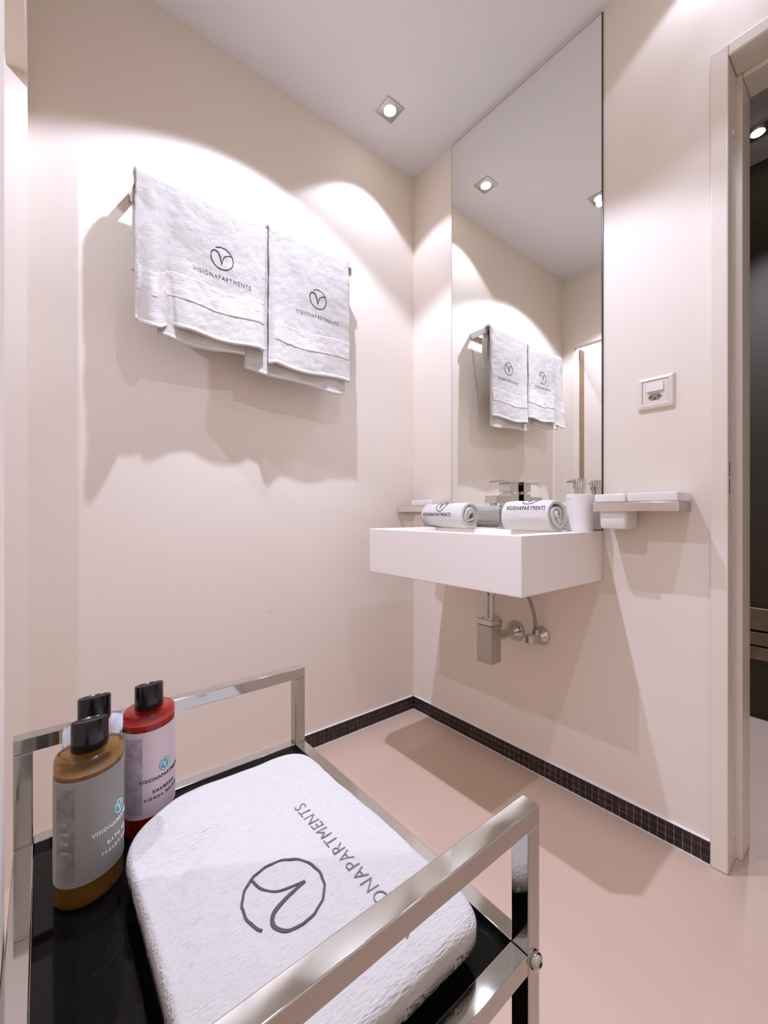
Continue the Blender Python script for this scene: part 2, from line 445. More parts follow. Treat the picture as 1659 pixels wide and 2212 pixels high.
# trap
t = thing('bottle_trap', (0.544, -0.156, 0.399), 'square steel bottle trap with its waste pipe below the washbasin', 'pipe')
tx, ty = 0.544, -0.156
build(MB().lathe([(0.0175, 0), (0.0175, 0.152)], (tx, ty, 0.545), 'z', 28), 'waste_pipe', 'chrome2', t, smooth=True)
build(MB().lathe([(0.019, 0.0), (0.0255, 0.002), (0.0265, 0.009), (0.0255, 0.016), (0.018, 0.018)], (tx, ty, 0.627), 'z', 28), 'collar', 'chrome2', t, smooth=True)
build(MB().lathe([(0.024, 0.0), (0.024, 0.006)], (tx, ty, 0.688), 'z', 28), 'collar', 'satin', t, smooth=True)
build(MB().box(tx - 0.030, tx + 0.030, ty - 0.029, ty + 0.026, 0.399, 0.526), 'trap_body', 'satin', t, bevel=0.003)
build(MB().box(tx - 0.033, tx + 0.033, ty - 0.031, ty + 0.028, 0.5265, 0.546), 'trap_cap', 'chrome2', t, bevel=0.004)
build(MB().lathe([(0.0235, 0), (0.0245, 0.004), (0.022, 0.012), (0.016, 0.018), (0.016, 0.128)], (tx, -0.130, 0.476), 'y', 28), 'outlet_pipe', 'chrome2', t, smooth=True)
build(MB().lathe([(0.0165, -0.032), (0.020, -0.028), (0.031, -0.014), (0.0365, -0.004), (0.037, -0.0005)], (tx, 0, 0.476), 'y', 36), 'wall_rosette', 'chrome2', t, smooth=True)

def valve(x, z, label, hose_pts):
    t = thing('angle_valve', (x, 0, z), label, 'valve', )
    build(MB().lathe([(0.012, -0.024), (0.015, -0.020), (0.026, -0.011), (0.032, -0.003), (0.0325, -0.0005)], (x, 0, z), 'y', 32), 'wall_rosette', 'chrome2', t, smooth=True)
    build(MB().lathe([(0.0125, -0.046), (0.0125, -0.020)], (x, 0, z), 'y', 24), 'valve_body', 'chrome2', t, smooth=True)
    build(MB().box(x - 0.0165, x + 0.0165, -0.074, -0.046, z - 0.015, z + 0.015), 'knob', 'chrome2', t, bevel=0.003)
    build(MB().lathe([(0.0105, 0.010), (0.0115, 0.012), (0.0115, 0.026), (0.008, 0.030)], (x, -0.036, z), 'z', 6), 'nut', 'chrome2', t)
    build(MB().tube(hose_pts, 0.0058, 10), 'supply_hose', 'hose', t, smooth='all')
def hose(x, z, xt):
    p0 = Vector((x, -0.036, z + 0.028)); p1 = Vector((x, -0.036, z + 0.11)); p2 = Vector((xt + 0.02, -0.05, z + 0.16)); p3 = Vector((xt, -0.06, 0.698))
    return [p0 * (1 - q) ** 3 + p1 * 3 * q * (1 - q) ** 2 + p2 * 3 * q * q * (1 - q) + p3 * q ** 3 for q in [i / 16 for i in range(17)]]
valve(0.645, 0.480, 'chrome angle valve with a curved supply hose, right of the bottle trap', hose(0.645, 0.480, 0.590))
valve(0.452, 0.484, 'chrome angle valve half hidden behind the square bottle trap', hose(0.452, 0.484, 0.50))

# ------------------------------------------------------------------ shelves with dishes
def bracket(x0, x1, label):
    t = thing('shelf_bracket', ((x0 + x1) / 2, 0, 0.908), label, 'holder')
    build(MB().box(x0, x1, -0.104, -0.096, 0.908, 0.932), 'front_bar', 'chrome3', t, bevel=0.0008)
    for x in (x0, x1 - 0.008):
        build(MB().box(x, x + 0.008, -0.0959, -0.0005, 0.908, 0.932), 'side_bar', 'satin', t, bevel=0.0008)
    build(MB().box(x0 + 0.0081, x1 - 0.0081, -0.008, -0.0005, 0.910, 0.930), 'wall_plate', 'satin', t)
    return t
bracket(0.868, 1.077, 'chrome shelf bracket on the wall right of the mirror')
bracket(0.006, 0.217, 'chrome shelf bracket in the corner left of the mirror')

def rrect(x0, x1, y0, y1, r, n=5):
    pts = []
    for cx, cy, a0 in ((x1 - r, y1 - r, 0), (x0 + r, y1 - r, 90), (x0 + r, y0 + r, 180), (x1 - r, y0 + r, 270)):
        for i in range(n + 1):
            a = math.radians(a0 + 90 * i / n); pts.append((cx + r * math.cos(a), cy + r * math.sin(a)))
    return pts
def loft(rings):
    """rings = list of (list of xy, z), all the same length; closed at both ends"""
    n = len(rings[0][0]); vs = [(x, y, z) for ps, z in rings for x, y in ps]; fs = []
    for i in range(len(rings) - 1):
        for k in range(n): fs.append((i * n + k, i * n + (k + 1) % n, (i + 1) * n + (k + 1) % n, (i + 1) * n + k))
    fs.append(tuple(range(n))[::-1]); fs.append(tuple((len(rings) - 1) * n + k for k in range(n)))
    return MB().add(vs, fs)
def ins(x0, x1, y0, y1, r, d): return rrect(x0 + d, x1 - d, y0 + d, y1 - d, max(r - d, 0.002))
def dish(x0, x1, label):
    y0, y1 = -0.106, -0.004; z = 0.9325; R = lambda d: ins(x0, x1, y0, y1, 0.008, d)
    o = build(loft([(R(0.003), z), (R(0.0005), z + 0.003), (R(0), z + 0.02), (R(0.001), z + 0.0235), (R(0.003), z + 0.0245), (R(0.008), z + 0.0235), (R(0.012), z + 0.014), (R(0.02), z + 0.011)]), 'soap_dish', 'ceramic', smooth=True)
    return tag(o, label, 'soap dish')
dish(0.957, 1.078, 'white ceramic soap dish on the bracket right of the mirror')
dish(0.096, 0.217, 'white ceramic soap dish on the corner bracket left of the mirror')
t = thing('tumbler', (0.915, -0.055, 0.858), 'white square ceramic tumbler hanging in the bracket right of the mirror', 'tumbler')
R = lambda d: ins(0.8795, 0.954, -0.0945, -0.010, 0.012, d)
build(loft([(R(0.012), 0.857), (R(0.004), 0.8595), (R(0.0015), 0.866), (R(0), 0.885), (R(0), 0.932), (R(0.006), 0.932), (R(0.010), 0.90), (R(0.016), 0.868)]), 'cup', 'ceramic', t, smooth=True)
R2 = lambda d: ins(0.871, 0.9555, -0.106, -0.004, 0.008, d)
build(loft([(R2(0.003), 0.9325), (R2(0), 0.935), (R2(0), 0.953), (R2(0.002), 0.956), (R2(0.008), 0.956), (R2(0.012), 0.951), (R2(0.015), 0.936)]), 'rim', 'ceramic', t, smooth=True)

# ------------------------------------------------------------------ soap dispenser
dx, dy = 0.808, -0.062
t = thing('soap_dispenser', (dx, dy, ZS), 'matt white cylindrical soap dispenser with a chrome pump on the washbasin', 'dispenser')
rr = 0.0385
build(MB().lathe([(rr - 0.002, 0), (rr, 0.002), (rr, 0.108), (rr - 0.001, 0.1105), (rr - 0.004, 0.112), (0.017, 0.1125)], (dx, dy, ZS), 'z', 48), 'bottle', 'ceramic', t, smooth=True)
pm = build(MB().lathe([(0.015, 0.112), (0.015, 0.128), (0.0185, 0.1285), (0.0185, 0.157), (0.0175, 0.159)], (dx, dy, ZS), 'z', 40), 'pump', 'chrome2', t, smooth=True)
a = math.radians(215)
build(MB().box(dx - 0.030, dx - 0.006, dy - 0.022, dy - 0.010, ZS + 0.147, ZS + 0.154), 'nozzle', 'chrome2', pm, bevel=0.002)
def on_disp(u, v, h):
    q = math.radians(-115) + u / rr
    return (dx + (rr + h) * math.cos(q), dy + (rr + h) * math.sin(q), ZS + 0.098 + v)
# faint mark near the top of the bottle: a short grey dash of print
m_ = MB(); relief(m_, ([(-0.005 + 0.00125 * i, (-0.0009, 0.0009)[j]) for j in (0, 1) for i in range(9)], [(i, i + 1, i + 10, i + 9) for i in range(8)]), on_disp, 0.0002, -0.0003)
build(m_, 'printed_mark', 'grey_print', t)

# ------------------------------------------------------------------ switch and socket plate
t = thing('switch_socket_plate', (0.9955, 0, 1.194), 'white wall plate with a rocker switch above a three-pin socket', 'switch')
def frame_plate():
    o, i = (0.950, 1.041, 1.194, 1.285), (0.960, 1.023, 1.212, 1.272)
    o, i = (0.950, 1.041, 1.194, 1.285), (0.9625, 1.0275, 1.209, 1.274)
    def rg(q, d, y): return [(q[0] + d, y, q[2] + d), (q[1] - d, y, q[2] + d), (q[1] - d, y, q[3] - d), (q[0] + d, y, q[3] - d)]
    vs = rg(o, 0, -0.0005) + rg(o, 0, -0.002) + rg(o, 0.004, -0.0085) + rg(i, -0.002, -0.0105) + rg(i, 0, -0.0095) + rg(i, 0, -0.002)
    fs = []
    for r_ in range(5):
        for k in range(4): fs.append((r_ * 4 + k, r_ * 4 + (k + 1) % 4, r_ * 4 + 4 + (k + 1) % 4, r_ * 4 + 4 + k))
    return MB().add(vs, fs)
build(frame_plate(), 'frame', 'plastic', t)
ins_ = build(MB().box(0.9632, 1.0268, -0.0085, -0.001, 1.2097, 1.2733), 'insert', 'plastic', t, bevel=0.0008)
build(MB().add([(0.974, -0.0085, 1.242), (1.016, -0.0085, 1.242), (1.016, -0.0085, 1.267), (0.974, -0.0085, 1.267),
                (0.9745, -0.0135, 1.2425), (1.0155, -0.0135, 1.2425), (1.0155, -0.0098, 1.2665), (0.9745, -0.0098, 1.2665)],
               [(0, 1, 2, 3), (4, 5, 6, 7), (0, 1, 5, 4), (1, 2, 6, 5), (2, 3, 7, 6), (3, 0, 4, 7)]), 'rocker', 'plastic', t, bevel=0.0006)
sx, sz = 0.9945, 1.2275
hexa = [(-0.0185, 0), (-0.0105, -0.0095), (0.0105, -0.0095), (0.0185, 0), (0.0105, 0.0095), (-0.0105, 0.0095)]
o_ = [(sx + a, -0.0088, sz + c) for a, c in hexa]; i_ = [(sx + a * 0.95, -0.0090, sz + c * 0.95) for a, c in hexa]
M['socket'] = mat('socket_well', (0.30, 0.235, 0.16), 0.5)
build(MB().add(o_ + i_, [(6, 7, 8, 9, 10, 11)] + [(k, (k + 1) % 6, 6 + (k + 1) % 6, 6 + k) for k in range(6)]), 'socket_well', 'socket', t)
for hx, hz in ((-0.0095, 0.0005), (0.0095, 0.0005), (0.0, -0.0055)):
    build(MB().lathe([(0.0022, -0.0096), (0.0022, -0.0090)], (sx + hx, 0, sz + hz), 'y', 12), 'pin_hole', 'dark', t)

# ------------------------------------------------------------------ downlights
for i, (x, y, pw, aw, pn, an) in enumerate(LAMPS):
    lab = ['square recessed ceiling spotlight above the towels in the corner', 'square recessed ceiling spotlight above the middle of the room, seen in the mirror',
           'square recessed ceiling spotlight above the right side of the room', 'square recessed ceiling spotlight beyond the left doorway',
           'square recessed ceiling spotlight above the right doorway', 'bright ceiling spotlight in the hallway beyond the right doorway'][i]
    t = thing('downlight', (x, y, HC), lab, 'ceiling light')
    h = 0.0395; n = 32; ri = 0.024
    sq = []
    for k in range(n):
        q = 2 * PI * k / n + PI / 4; c_, s_ = math.cos(q), math.sin(q); m_ = max(abs(c_), abs(s_)); sq.append((x + h * c_ / m_, y + h * s_ / m_))
    ci = [(x + ri * math.cos(2 * PI * k / n + PI / 4), y + ri * math.sin(2 * PI * k / n + PI / 4)) for k in range(n)]
    build(loft([(sq, HC - 0.0005), (sq, HC - 0.003), (ci, HC - 0.0045), (ci, HC - 0.0008)]), 'trim_plate', 'satin', t, smooth=True, ang=20)
    build(MB().lathe([(0.0215, -0.003), (0.020, -0.0045), (0.013, -0.0085), (0.004, -0.010)], (x, y, HC), 'z', 28), 'bulb', 'bulb', t, smooth=True)
    for nm, pwr, ang, bl in (('flood', pw, aw, 0.18 if aw > 40 else 0.9), ('beam', pn, an, 0.7)):
        ld = bpy.data.lights.new('downlight_' + nm, 'SPOT'); ld.energy = pwr; ld.color = LAMP_COL
        ld.spot_size = math.radians(2 * ang); ld.spot_blend = bl; ld.shadow_soft_size = 0.014
        lo = bpy.data.objects.new('downlight_' + nm, ld); COL.objects.link(lo); lo.parent = t; lo.location = (0, 0, -0.027)

# ------------------------------------------------------------------ towel rail
t = thing('towel_rail', (0, -0.775, 1.815), 'flat chrome towel rail on the left wall, mostly hidden by towels', 'towel rail')
build(MB().box(0.088, 0.098, -1.140, -0.415, 1.814, 1.842), 'bar', 'chrome', t, bevel=0.001)
for y in (-1.140, -0.425):
    build(MB().box(0.0005, 0.0878, y, y + 0.010, 1.814, 1.842), 'arm', 'chrome', t, bevel=0.001)
build(MB().box(0.0005, 0.008, -1.1298, -0.4252, 1.818, 1.838), 'wall_bar', 'chrome', t)

# ------------------------------------------------------------------ hanging towels
def nz(x, y, z, s, o=0.0): return noise.noise(Vector((x * s + o, y * s, z * s)))
class Hang:
    def __init__(s, y0, y1, zf, zb, xf, xb, ztop, fold, seed, yl=None):
        s.__dict__.update(locals())
    def yy(s, u, z):
        return s.y0 + (s.y1 - s.y0) * u
    def xfront(s, y, z):
        t = min(max((z - 1.40) / (s.ztop - 1.40), 0), 1)
        return s.xf + s.fold(y, 1 - t) + 0.0028 * nz(0, y, z, 14, s.seed) + 0.0016 * nz(0, y, z, 45, s.seed) + 0.0010 * nz(0, y, z, 110, s.seed)
    def sheet(s, nu=84, nF=96, nA=14, nB=40):
        mb = MB(); rows = []
        xm = (s.xf + s.xb) / 2; ra = (s.xf - s.xb) / 2
        vs = []
        for j in range(nF + nA + nB + 1):
            for i in range(nu + 1):
                u = i / nu; y = s.y0 + (s.y1 - s.y0) * u
                zt = s.ztop - ra
                if j <= nF:
                    q = j / nF; zb_ = s.zf(y); z = zb_ + (zt - zb_) * q; x = s.xfront(y, z)
                elif j <= nF + nA:
                    q = (j - nF) / nA * PI; x = xm + ra * math.cos(q); z = zt + ra * math.sin(q) + 0.0015 * nz(0, y, q, 30, s.seed)
                    if q < 1.0: x += (1 - q) * (s.xfront(y, zt) - s.xf)
                else:
                    q = (j - nF - nA) / nB; zb_ = s.zb(y); z = zt + (zb_ - zt) * q; x = s.xb + 0.0025 * nz(3, y, z, 16, s.seed) + 0.012 * q * math.sin(y * 40 + s.seed) - 0.004 * q
                vs.append((x, y + 0.002 * nz(5, y, z, 20, s.seed), z))
        n1 = nu + 1
        fs = [(j * n1 + i, j * n1 + i + 1, (j + 1) * n1 + i + 1, (j + 1) * n1 + i) for j in range(nF + nA + nB) for i in range(nu)]
        return mb.add(vs, fs)
    def strip(s, za, zb, off, y0=None, y1=None, nu=84, nv=8):
        """band on the front face between two heights (functions of y)"""
        y0 = s.y0 if y0 is None else y0; y1 = s.y1 if y1 is None else y1
        def fn(u, v):
            y = y0 + (y1 - y0) * u; z = za(y) + (zb(y) - za(y)) * v
            return (s.xfront(y, z) + off, y + 0.002 * nz(5, y, z, 20, s.seed), z)
        return MB().grid(fn, nu, nv)
g = lambda y, c, w_: math.exp(-((y - c) / w_) ** 2)
TH = 0.010
def hanging(name_label, H, inner, logo_c, logo_r, text_c, text_w, band, tone):
    t = thing('hand_towel', (H.xf, (H.y0 + H.y1) / 2, H.zf(H.y0)), name_label, 'towel')
    build(H.sheet(), 'terry_cloth', 'towel', t, smooth='all', solid=TH)
    build(inner.sheet(60, 70, 10, 20), 'inner_fold', 'towel', t, smooth='all', solid=0.008)
    build(H.strip(lambda y: band[0](y), lambda y: band[1](y), TH / 2 + 0.0003, H.y0 + 0.004, H.y1 - 0.004, 84, 20), 'woven_band', 'band', t, smooth='all', solid=0.0016)
    build(H.strip(lambda y: H.zf(y) - 0.001, lambda y: H.zf(y) + 0.010, 0.0, nu=84, nv=3), 'hem', 'hem', t, smooth='all', solid=TH + 0.0014)
    build(inner.strip(lambda y: inner.zf(y) - 0.001, lambda y: inner.zf(y) + 0.009, 0.0, nu=60, nv=3), 'hem', 'hem', t, smooth='all', solid=0.0092)
    def fn(cy, cz, tilt=0.0):
        def f(u, v, h):
            y = cy + u; z = cz + v + tilt * u
            return (H.xfront(y, z) + TH / 2 + h, y, z)
        return f
    mb = MB(); emblem(mb, logo_r, 0.0025, fn(*logo_c), 0.0008, 0.012, -0.003)
    build(mb, 'embroidered_emblem', 'thread2', t)
    sh = text_shape('VISIONAPARTMENTS', 0.0195, -0.0002, 1.2)
    w_ = max(p[0] for p in sh[0]) - min(p[0] for p in sh[0]); k = text_w / w_
    for part_, tn in zip(split_word(([(a * k, c) for a, c in sh[0]], sh[1]), -0.5 * text_w + 0.365 * text_w), (tone, 'thread')):
        mb = MB(); relief(mb, part_, fn(*text_c), 0.0007, -0.003)
        build(mb, 'embroidered_lettering', tn, t)
    return t
def fold1(y, t):
    w_ = t ** 1.3
    return (0.006 * t + 0.030 * g(y, -1.098, 0.020) * w_ - 0.016 * g(y, -1.052, 0.020) * w_ + 0.010 * g(y, -1.01, 0.03) * w_
            - 0.014 * g(y, -1.135, 0.018) * w_ - 0.006 * g(y, -0.93, 0.03) * t * w_ + 0.006 * g(y, -0.84, 0.04) * w_ - 0.010 * g(y, -0.775, 0.014) * w_)
zf1 = lambda y: 1.430 - 0.018 * g(y, -1.098, 0.02) + 0.010 * g(y, -1.05, 0.02) + 0.004 * math.sin(y * 30) + 0.006 * g(y, -1.14, 0.012)
H1 = Hang(-1.140, -0.772, zf1, lambda y: 1.585 + 0.012 * math.sin(y * 25), 0.116, 0.070, 1.852, fold1, 1.3)
I1 = Hang(-1.085, -0.836, lambda y: 1.402 + 0.006 * math.sin(y * 22 + 1), lambda y: 1.62, 0.1035, 0.0785, 1.8455, lambda y, t: 0.004 * t + 0.010 * t * g(y, -1.06, 0.03), 5.1)
hanging('white hand towel with dark monogram on the rail, the left of the two hanging', H1, I1, (-0.910, 1.678), 0.0335, (-0.908, 1.617, -0.03), 0.172,
        (lambda y: zf1(y) + 0.082, lambda y: zf1(y) + 0.152), 'thread2')
def fold2(y, t):
    w_ = t ** 1.3
    return (0.004 * t + 0.012 * g(y, -0.735, 0.02) * w_ - 0.012 * g(y, -0.755, 0.010) * w_ + 0.006 * g(y, -0.60, 0.05) * w_ - 0.004 * g(y, -0.52, 0.03) * w_ - 0.022 * g(y, -0.432, 0.010) * (1 - t) ** 2)
zf2 = lambda y: 1.392 + 0.005 * math.sin(y * 26 + 2) + 0.008 * (y + 0.75)
H2 = Hang(-0.757, -0.440, zf2, lambda y: 1.655 + 0.010 * math.sin(y * 30), 0.116, 0.068, 1.862, fold2, 8.7)
I2 = Hang(-0.832, -0.452, lambda y: 1.358 + 0.012 * g(y, -0.83, 0.06) - 0.012 * g(y, -0.5, 0.08), lambda y: 1.66, 0.1015, 0.0795, 1.8458,
          lambda y, t: 0.003 * t - 0.010 * g(y, -0.80, 0.05) - 0.004 * t * g(y, -0.72, 0.02), 3.2)
hanging('white hand towel with dark monogram on the rail, the right of the two hanging', H2, I2, (-0.577, 1.659), 0.0335, (-0.577, 1.595, 0.0), 0.170,
        (lambda y: zf2(y) + 0.078, lambda y: zf2(y) + 0.140), 'thread2')

# ------------------------------------------------------------------ rolled towels on the basin
def roll(x0, x1, cy, r, label, phi_text, phi_logo, xt, wt, xl, seed, start, rot):
    cz = ZS + r
    t = thing('rolled_towel', ((x0 + x1) / 2, cy, ZS), label, 'towel')
    turns = 2.6; nt = 150; th = 0.0105; ri = 0.010
    r_out = r - th / 2
    xc = (x0 + x1) / 2
    def place(x, y, z):      # slight turn of the whole roll about the vertical
        c_, s_ = math.cos(rot), math.sin(rot); dx_, dy_ = x - xc, y - cy
        return (xc + dx_ * c_ - dy_ * s_, cy + dx_ * s_ + dy_ * c_, z)
    def R(q):                # coil, then a last turn of constant radius that ends low at the back
        left = (1 - q) * turns
        if left < 0.75: return r_out
        if left < 1.15: return r_out - th * 1.05 * (left - 0.75) / 0.40
        k_ = q / (1 - 1.15 / turns)
        return ri + (r_out - th * 1.05 - ri) * k_ ** 0.9
    def surf(q, v):
        a = start + q * turns * 2 * PI
        x = x0 + (x1 - x0) * v
        rr_ = R(q)
        wob = 0.0018 * nz(x, math.cos(a), math.sin(a), 6, seed) + 0.0012 * nz(x * 8, math.cos(a), math.sin(a), 3, seed + 3) + 0.0007 * nz(x * 20, math.cos(a) * 3, math.sin(a) * 3, 3, seed + 3)
        wob += (1 - q) * 0.004 * math.sin(3 * a + seed)
        rr_ += wob
        e = 0.006 * math.sin(q * 14 + seed) * (1 if v > 0.5 else -1) * abs(2 * v - 1) ** 6 - 0.004 * q * (2 * v - 1) ** 7
        sq = 1.0 - 0.03
        return place(x + e, cy + rr_ * math.cos(a) * 1.03, max(cz + rr_ * math.sin(a), ZS + th / 2 + 0.0008))
    def fn(u, v): return surf(u, v)
    build(MB().grid(fn, nt, 30), 'terry_cloth', 'towel', t, smooth='all', solid=th)
    aend = start + turns * 2 * PI
    def on(xc_, phi):
        def f(u, v, h):
            # front of the roll faces -y: angle measured from -y towards +z
            a = PI - (phi + v / r)
            k = math.floor((aend - a) / (2 * PI)); a2 = a + 2 * PI * k; q = (a2 - start) / (turns * 2 * PI)
            p = Vector(surf(q, (xc_ + u - x0) / (x1 - x0))); c0 = Vector(place(xc_ + u, cy, cz))
            d = (p - c0).normalized()
            return tuple(p + d * (th / 2 + 0.0014 + h))
        return f
    mb = MB(); emblem(mb, 0.026, 0.0021, on(xl, phi_logo), 0.0004, 0.01, -0.0012)
    build(mb, 'embroidered_emblem', 'thread3', t)
    sh = text_shape('VISIONAPARTMENTS', 0.0190, -0.0002, 1.3)
    w_ = max(p[0] for p in sh[0]) - min(p[0] for p in sh[0]); k = wt / w_
    mb = MB(); relief(mb, ([(a * k, c) for a, c in sh[0]], sh[1]), on(xt, phi_text), 0.0004, -0.0012)
    build(mb, 'embroidered_lettering', 'thread', t)
roll(0.212, 0.465, -0.128, 0.0455, 'rolled white towel with grey monogram left of the tap', math.radians(4), math.radians(54), 0.318, 0.180, 0.330, 2.0, 0.55 * PI, math.radians(-11))
roll(0.615, 0.790, -0.150, 0.047, 'rolled white towel with grey lettering between the tap and the dispenser', math.radians(28), math.radians(80), 0.706, 0.135, 0.705, 6.0, 0.55 * PI, math.radians(0))

# ------------------------------------------------------------------ trolley
TX0, TX1, TY0, TY1 = 0.752, 1.220, -1.3635, -0.978
TW = 0.0183; ZT = 0.633; ZR = 0.504
t = thing('serving_trolley', ((TX0 + TX1) / 2, (TY0 + TY1) / 2, 0), 'chrome square-tube trolley with a black glass shelf in the foreground', 'trolley')
bv = dict(bevel=0.0012, seg=2)
for xx in (TX0, TX1 - TW):
    for yy in (TY0, TY1 - TW):
        lo, hi = 0.018, ZT - TW
        p = build(MB().box(xx, xx + TW, yy, yy + TW, lo, hi - 0.0002), 'post', 'chrome', t, **bv)
        build(MB().lathe([(0.010, 0), (0.011, 0.004), (0.008, 0.018)], (xx + TW / 2, yy + TW / 2, 0.0003), 'z', 16), 'foot', 'cap', p, smooth=True)
    build(MB().box(xx, xx + TW, TY0, TY1, ZT - TW, ZT), 'handle_bar', 'chrome', t, **bv)
for zt, nm in ((ZR, 'upper'), (0.17, 'lower')):
    for xx in (TX0 + 0.0002, TX1 - TW - 0.0002):
        build(MB().box(xx, xx + TW, TY0 + TW + 0.0002, TY1 - TW - 0.0002, zt - TW, zt), 'tray_rail', 'chrome', t, **bv)
    for yy in (TY0 + 0.0002, TY1 - TW - 0.0002):
        build(MB().box(TX0 + TW + 0.0002, TX1 - TW - 0.0002, yy, yy + TW, zt - TW, zt), 'tray_rail', 'chrome', t, **bv)
    build(MB().box(TX0 + TW + 0.0004, TX1 - TW - 0.0004, TY0 + TW + 0.0004, TY1 - TW - 0.0004, zt - 0.014, zt - 0.008), 'glass_shelf', 'blackglass', t)
ZG = ZR - 0.008
for z in (ZR - 0.009, 0.161):
    for yy in (TY1 - TW / 2, TY0 + TW / 2):
        bo = build(MB().lathe([(0.0075, 0), (0.0078, 0.0016), (0.0066, 0.0042), (0.0042, 0.006), (0.0026, 0.0062)], (TX1 + 0.0002, yy, z), 'x', 20), 'bolt', 'chrome2', t, smooth=True)
        build(MB().lathe([(0.0024, 0.0060), (0.0024, 0.0066)], (TX1 + 0.0002, yy, z), 'x', 6), 'hex_socket', 'dark', bo)

# ------------------------------------------------------------------ folded towel on the trolley
XA, XB, YA, YB2, HT = 0.838, 1.196, -1.268, -1.024, 0.050
t = thing('folded_towel', ((XA + XB) / 2, (YA + YB2) / 2, ZG), 'large white folded bath towel with grey monogram lying on the trolley', 'towel')
def sgn(v): return -1.0 if v < 0 else 1.0
def slab(xa, xb, ya, yb, za, zb, pe, seed, amp=1.0):
    cx, cy, cz = (xa + xb) / 2, (ya + yb) / 2, (za + zb) / 2; ax, ay, az = (xb - xa) / 2, (yb - ya) / 2, (zb - za) / 2
    def fn(u, v):
        th = 2 * PI * u; ph = PI * (v - 0.5)
        # vertical profile: superellipse with a flat top
        cp, sp_ = math.cos(ph), math.sin(ph)
        e1 = 0.42; e2 = 0.30
        rr_ = abs(cp) ** e1; zz = sgn(sp_) * abs(sp_) ** 0.85
        x = cx + ax * rr_ * sgn(math.cos(th)) * abs(math.cos(th)) ** e2
        y = cy + ay * rr_ * sgn(math.sin(th)) * abs(math.sin(th)) ** e2
        return x, y, cz + az * zz
    return fn
def top_z(x, y):
    """height of the towel's top surface"""
    cx, cy = (XA + XB) / 2, (YA + YB2) / 2
    a = abs((x - cx) / ((XB - XA) / 2)); c = abs((y - cy) / ((YB2 - YA) / 2))
    q = max(0.0, 1 - (a ** 8 + c ** 6))
    edge = q ** 0.35
    z = ZG + 0.0255 + (HT - 0.0255) * edge
    z += 0.0016 * nz(x, y, 0, 9, 4) + 0.0008 * nz(x, y, 0, 30, 2)
    z += 0.004 * g(x, 0.93, 0.05) * g(y, -1.20, 0.03) - 0.004 * g(x + (y + 1.2) * 0.6, 0.955, 0.012) * g(y, -1.215, 0.035)
    z -= 0.006 * g(x, 0.86, 0.05) * g(y, -1.27, 0.05)
    return z
def towel_outline(s):
    """s in 0..1 round the towel, a rounded rectangle with a cut far-left corner"""
    pts = [(XB, YB2 + 0.006), (XA + 0.012, YB2 - 0.006), (XA, YB2 - 0.022), (XA + 0.002, YA + 0.072), (XA + 0.042, YA + 0.006), (XA + 0.055, YA), (XB, YA)]
    return pts
# top quilt: polar grid between the centre and the outline
def closed_spline(pts, k=10):
    n = len(pts); out = []
    for i in range(n):
        a, b_, c, d = pts[i - 1], pts[i], pts[(i + 1) % n], pts[(i + 2) % n]
        for j in range(k):
            q = j / k
            out.append(tuple(0.5 * (2 * b_[m_] + (c[m_] - a[m_]) * q + (2 * a[m_] - 5 * b_[m_] + 4 * c[m_] - d[m_]) * q * q + (-a[m_] + 3 * b_[m_] - 3 * c[m_] + d[m_]) * q ** 3) for m_ in (0, 1)))
    return out
def rounded_poly(pts, rad, k=6):
    out = []; n = len(pts)
    for i in range(n):
        p = Vector(pts[i]); a = (Vector(pts[i - 1]) - p); c = (Vector(pts[(i + 1) % n]) - p)
        r_ = min(rad[i], a.length * 0.48, c.length * 0.48)
        p0 = p + a.normalized() * r_; p1 = p + c.normalized() * r_
        for j in range(k + 1):
            q = j / k; out.append(tuple(p0 * (1 - q) ** 2 + p * 2 * q * (1 - q) + p1 * q * q))
    # resample evenly
    P = [Vector(q) for q in out]; P.append(P[0]); L = [0.0]
    for a, b_ in zip(P, P[1:]): L.append(L[-1] + (b_ - a).length)
    res = []; N = 220; i = 0
    for k_ in range(N):
        d = L[-1] * k_ / N
        while L[i + 1] < d: i += 1
        f = (d - L[i]) / max(L[i + 1] - L[i], 1e-9); res.append(tuple(P[i].lerp(P[i + 1], f)))
    return res
OUT = rounded_poly([(XB, YB2 + 0.004), (XA + 0.004, YB2), (XA, YA + 0.07), (XA + 0.05, YA), (XB, YA + 0.004)], [0.035, 0.03, 0.05, 0.03, 0.03])
CXY = ((XA + XB) / 2, (YA + YB2) / 2)
def edge_pull(th):
    return 1.0
